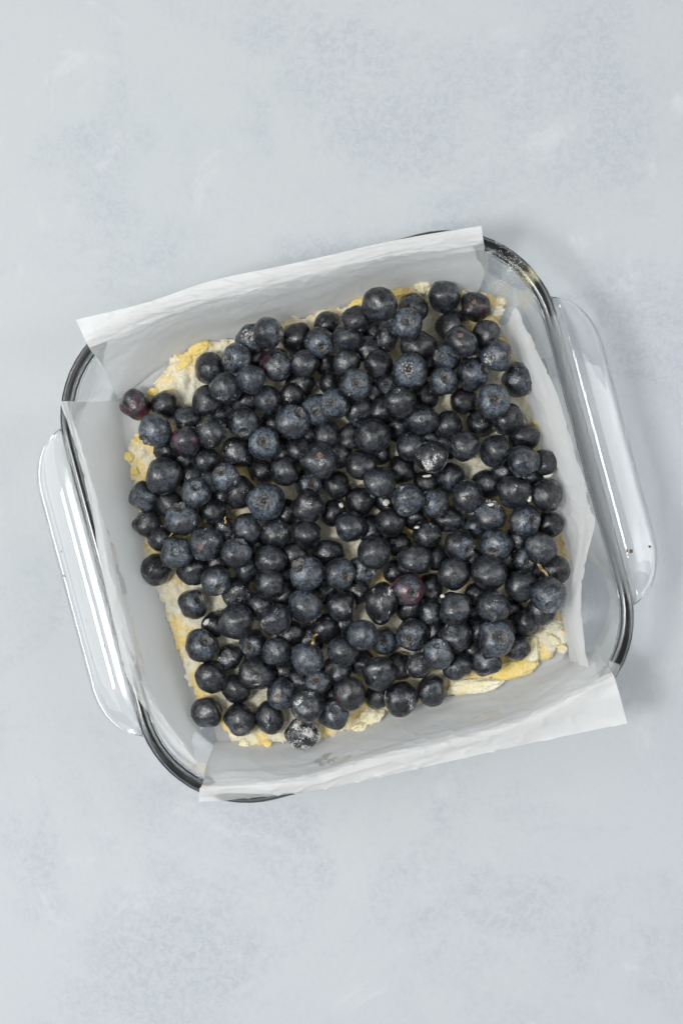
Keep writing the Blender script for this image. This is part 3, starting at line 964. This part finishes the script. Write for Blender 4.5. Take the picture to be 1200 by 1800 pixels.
# settle the heap: bottom layer on the crumble, the next ones rest on what lies under them
print('BERRIES', len(B))
order = sorted(range(len(B)), key=lambda i: B[i][3])
pos = {}
for i in order:
    px, py, rp, lv = B[i][:4]
    rp = berry_r(rp)
    z = 0.0
    for it in range(6):
        zz = z if z else 16.0
        r = rp * (CAM_H * 1000 - zz) / F_PX
        c = P(px, py, zz) * 1000
        need = 9.6 + r * .93
        for j, (cj, rj) in pos.items():
            d2 = (c.x - cj.x) ** 2 + (c.y - cj.y) ** 2
            reach = (r + rj) * .90
            if d2 < reach * reach:
                h = math.sqrt(reach * reach - d2)
                if lv < 0:
                    h = 0
                if B[j][3] == lv:
                    h *= .45                              # neighbours of one layer nestle
                need = max(need, cj.z + h)
        need = min(need, 9.6 + r * .93 + (5.5, 16, 26, 1.5)[lv])
        z = need
    pos[i] = (P(px, py, z) * 1000, berry_r(B[i][2]) * (CAM_H * 1000 - z) / F_PX)


# short names of berries and things that one can find at once, as landmarks for the others
LAND = [(238, 712, 'the lone reddish berry'), (443, 596, 'the berry with flour-packed crown'), (486, 641, 'the magenta-patched berry'), (666, 535, 'the glossy berry overhanging parchment'),
        (720, 651, 'the berry with dry pale crown'), (655, 767, 'the dented large berry'), (835, 539, 'the scarred purple berry'), (811, 601, 'the berry with red-brown scar'),
        (866, 704, 'the wide-crowned blue-grey berry'), (758, 803, 'the heavily floured berry'), (904, 864, 'the berry carrying an oval crumb'), (975, 1002, 'the brown and yellow stem bit'),
        (717, 880, 'the flour-smeared pale berry'), (560, 811, 'the berry with dark pit'), (539, 1007, 'the large pale blue berry'), (717, 1038, 'the red-shouldered berry'),
        (289, 836, 'the creased large berry'), (363, 955, 'the berry with torn pale scar'), (311, 971, 'the berry beside yellow stem'), (467, 881, 'the largest pale-ringed berry'),
        (340, 1061, 'the berry alone on crumble'), (364, 1252, 'the dented slate berry'), (495, 1221, 'the matt grey scarred berry'), (540, 1159, 'the lightest grey berry'),
        (670, 1061, 'the long oval berry'), (769, 1150, 'the berry heaped with flour'), (614, 1220, 'the purple-ended oval berry'), (532, 1289, 'the outermost speckled berry'),
        (832, 1205, 'the long white butter slab'), (905, 1174, 'the yellow butter'), (922, 1141, 'the biggest pale butter lump'), (326, 776, 'the brick-red patched berry')]


def describe(b):
    px, py, rp, lv = b[:4]
    o = b[4]
    if 'L' in o:
        return o['L']
    w = ['large' if rp >= 29.5 else 'small' if rp <= 20.5 else '']
    if o.get('f', 0) >= .4:
        w.append('flour-dusted')
    elif o.get('r', 0) >= .3:
        w.append('purple-tinged')
    elif o.get('b', .3) >= .65:
        w.append('pale bluish')
    elif o.get('b', .3) <= .3:
        w.append('near-black')
    else:
        w.append('dark')
    if 'e' in o:
        w.append('oval')
    w.append('blueberry')
    c = o.get('c')
    if c:
        w.append('with upturned crown' if math.hypot(*c) < .4 else 'with sideways crown')
    near = sorted((math.hypot(px - x, py - y), nm, x, y) for x, y, nm in LAND)
    d, nm = near[0][:2]
    low = {-1: 'wedged deep', 0: 'low', 1: '', 2: 'topmost'}[lv]
    rel = 'touching' if d < 62 else 'close to' if d < 95 else 'some way from'
    w += [low, rel, nm]
    return ' '.join(x for x in w if x)


labels = [describe(b) for b in B]
rnd = random.Random(5)
BERRY = []
for i, b in enumerate(B):
    o = b[4]
    c, r = pos[i]
    body, cal = VAR[rnd.randrange(len(VAR))]
    ob = empty('blueberry', (0, 0, 0))
    sk = link('skin', body, None, ob)
    e = o.get('e')
    if e:
        rot = Quaternion((1, 0, 0), math.pi)
        ob.scale = Vector((e[0], e[1], 1)) * r * MM
    else:
        cc = o.get('c')
        if cc:
            m = math.hypot(*cc)
            d = Vector((cc[0], -cc[1], math.sqrt(max(0.02, 1 - m * m))))
        else:
            a = rnd.uniform(0, 2 * math.pi)
            d = Vector((math.cos(a), math.sin(a), rnd.uniform(-2.2, -.25)))
        rot = Vector((0, 0, 1)).rotation_difference(d.normalized()) @ Quaternion((0, 0, 1), rnd.uniform(0, 6.28))
        ob.scale = Vector((1, 1, 1)) * r * MM * 1.02
    ob.rotation_mode = 'QUATERNION'
    ob.rotation_quaternion = rot
    ob.location = c * MM
    bl = .47 + (o.get('b', .3) - .47) * .6 + rnd.uniform(-.06, .06)
    sk.color = (o.get('r', 0.0), max(o.get('f', 0.0), rnd.choice((0, .2, .4, .5, .58))), bl, 1)
    k = link('calyx', cal, None, ob)
    k.color = (0, o.get('cf', o.get('f', 0.0) * .6), bl, 1)
    if o.get('s'):                                         # a small stem scar on the skin
        sx, sy = o['s']
        d = Vector((sx, -sy, math.sqrt(1 - sx * sx - sy * sy)))
        sc = link('stem_scar', lump_mesh('stem_scar', .17, .15, .045, i, .3, 3), mat_plain('scar', (0.10, 0.045, 0.03), (0.17, 0.09, 0.06), .6, 6) if i < 0 else None, ob)
        sc.data.materials.append(bpy.data.materials.get('stem_scar') or mat_plain('stem_scar', (0.09, 0.045, 0.03), (0.20, 0.12, 0.09), .6, 6))
        q = rot.inverted()
        ld = (q @ d).normalized()
        hit = BVHTree.FromPolygons([v.co for v in body.vertices], [tuple(p.vertices) for p in body.polygons]).ray_cast(ld * 3, -ld)
        sc.location = hit[0] if hit[0] else ld * .95
        sc.rotation_mode = 'QUATERNION'
        sc.rotation_quaternion = Vector((0, 0, 1)).rotation_difference(ld)
    grp = 'look-alikes: ' + labels[i] if labels.count(labels[i]) > 1 else 'blueberries heaped on the crumble'
    tag(ob, labels[i], 'blueberry', grp)
    BERRY.append(ob)


def surface_z(px, py):
    """height of the heap's surface seen at a pixel (mm)"""
    best = 10.0
    for c, r in pos.values():
        for _ in range(3):
            p = P(px, py, best) * 1000
        d2 = (p.x - c.x) ** 2 + (p.y - c.y) ** 2
        if d2 < r * r * .96:
            best = max(best, c.z + math.sqrt(r * r - d2) * .97)
    return best


# ------------------------------------------------------------------ loose crumbs, stems, flour
for i, (px, py, rx, ry, rot, lab) in enumerate([
        (907, 855, 6, 5, 0, 'oval white crumb on top of a dark blueberry'), (930, 877, 4, 7, -25, 'white crumb wedged beside the berry carrying an oval crumb'),
        (750, 837, 9, 3, 6, 'crescent white crumb below the flour-dusted berry'), (748, 866, 5, 3, 40, 'small white crumb above the sideways pale bluish berry'),
        (783, 871, 6, 5, -60, 'cream crumb between two berries beside the creased one'), (962, 835, 10, 6, 15, 'cream crumb between two blueberries at the standing parchment'),
        (364, 1093, 9, 5, 35, 'long white crumb at the edge of open crumble'), (777, 1048, 4, 4, 0, 'tiny white crumb above a round blueberry near the red-shouldered berry'),
        (440, 1238, 5, 3, -25, 'small white crumb above the berry with its crown facing the overhanging flap'), (599, 888, 5, 5, 0, 'round cream crumb in a dark gap mid heap'),
        (732, 927, 5, 3, 10, 'flat white crumb in the gap beside a floury blueberry'), (678, 884, 7, 6, 20, 'flaky white crumb touching the pale flour-smeared berry'),
        (384, 1073, 7, 3, 15, 'thin white crumb between berry and open crumble'), (862, 887, 6, 3, 5, 'white flake on the crown of a bluish berry')]):
    p = P(px, py, surface_z(px, py) + .4)
    k = 0.00022
    o = link('crumb', lump_mesh('crumb', rx * k, ry * k, min(rx, ry) * k * .7, i + 40, .4, 3), M_CRUMB)
    o.location = p
    o.rotation_euler = (0, 0, math.radians(rot))
    tag(o, lab, 'crumb', 'loose crumbs on the berries')


def tube(name, pts, r, mat):
    pts = [Vector(p) for p in catmull([tuple(p) for p in pts], 12)]
    verts, faces, n_ = [], [], 8
    for i, p in enumerate(pts):
        t = (pts[min(i + 1, 11)] - pts[max(i - 1, 0)]).normalized()
        q = t.to_track_quat('Z', 'Y')
        rr = r * (1.25 - .5 * i / 11)
        for j in range(n_):
            a = 2 * math.pi * j / n_
            verts.append(p + q @ Vector((rr * math.cos(a), rr * math.sin(a), 0)))
    for i in range(11):
        for j in range(n_):
            k = (j + 1) % n_
            faces.append((i * n_ + j, i * n_ + k, (i + 1) * n_ + k, (i + 1) * n_ + j))
    faces.append(tuple(range(n_))[::-1])
    faces.append(tuple(range(11 * n_, 12 * n_)))
    return link(name, mesh(name, verts, faces), mat)


for pts, r, lab in [
        ([(946, 990), (951, 1000), (958, 1006), (962, 1013)], .0007, 'brown and yellow stem bit on the berry touching standing parchment'),
        ([(292, 951), (297, 946), (300, 942), (304, 936)], .0005, 'thin yellow stem beside the berry with round upturned crown'),
        ([(550, 1131), (551, 1122), (554, 1117), (558, 1115)], .0006, 'pale yellow curved stem in the gap beside a wrinkled berry'),
        ([(396, 920), (397, 916), (395, 912), (397, 908)], .0004, 'tiny yellow stem in a dark gap beside small hidden berry')]:
    pp = [P(x, y, surface_z(x, y) + .6) for x, y in pts]
    tag(tube('stem', pp, r, M_STEM), lab, 'stem', 'loose stem bits')

# flour sifted onto the bare glass corner
rf = random.Random(3)
verts, faces = [], []
for _ in range(900):
    a, d = rf.uniform(0, 6.28), abs(rf.gauss(0, 1))
    px, py = 884 + 22 * d * math.cos(a), 490 + 30 * d * math.sin(a)
    if rf.random() < .35:
        px, py = rf.gauss(870, 7), rf.gauss(508, 7)
    p0 = P(px, py, 15)
    hit = BASIN_BVH.ray_cast(Vector((p0.x, p0.y, .2)), Vector((0, 0, -1)))
    if hit[0] is None or hit[0].z < .004:
        continue
    s = rf.uniform(.00008, .00022) * (1.5 if rf.random() < .08 else 1)
    n0 = len(verts)
    for dx, dy, dz in ((1, 0, 0), (-.5, .87, 0), (-.5, -.87, 0), (0, 0, 1.1)):
        verts.append(hit[0] + Vector((dx, dy, dz)) * s + hit[1] * .00003)
    faces += [(n0, n0 + 1, n0 + 3), (n0 + 1, n0 + 2, n0 + 3), (n0 + 2, n0, n0 + 3), (n0, n0 + 2, n0 + 1)]
fl = link('flour_dust', mesh('flour_dust', verts, faces), M_FLOUR)
fl['kind'] = 'stuff'
tag(fl, 'fine white flour dust on the bare glass corner', 'flour')
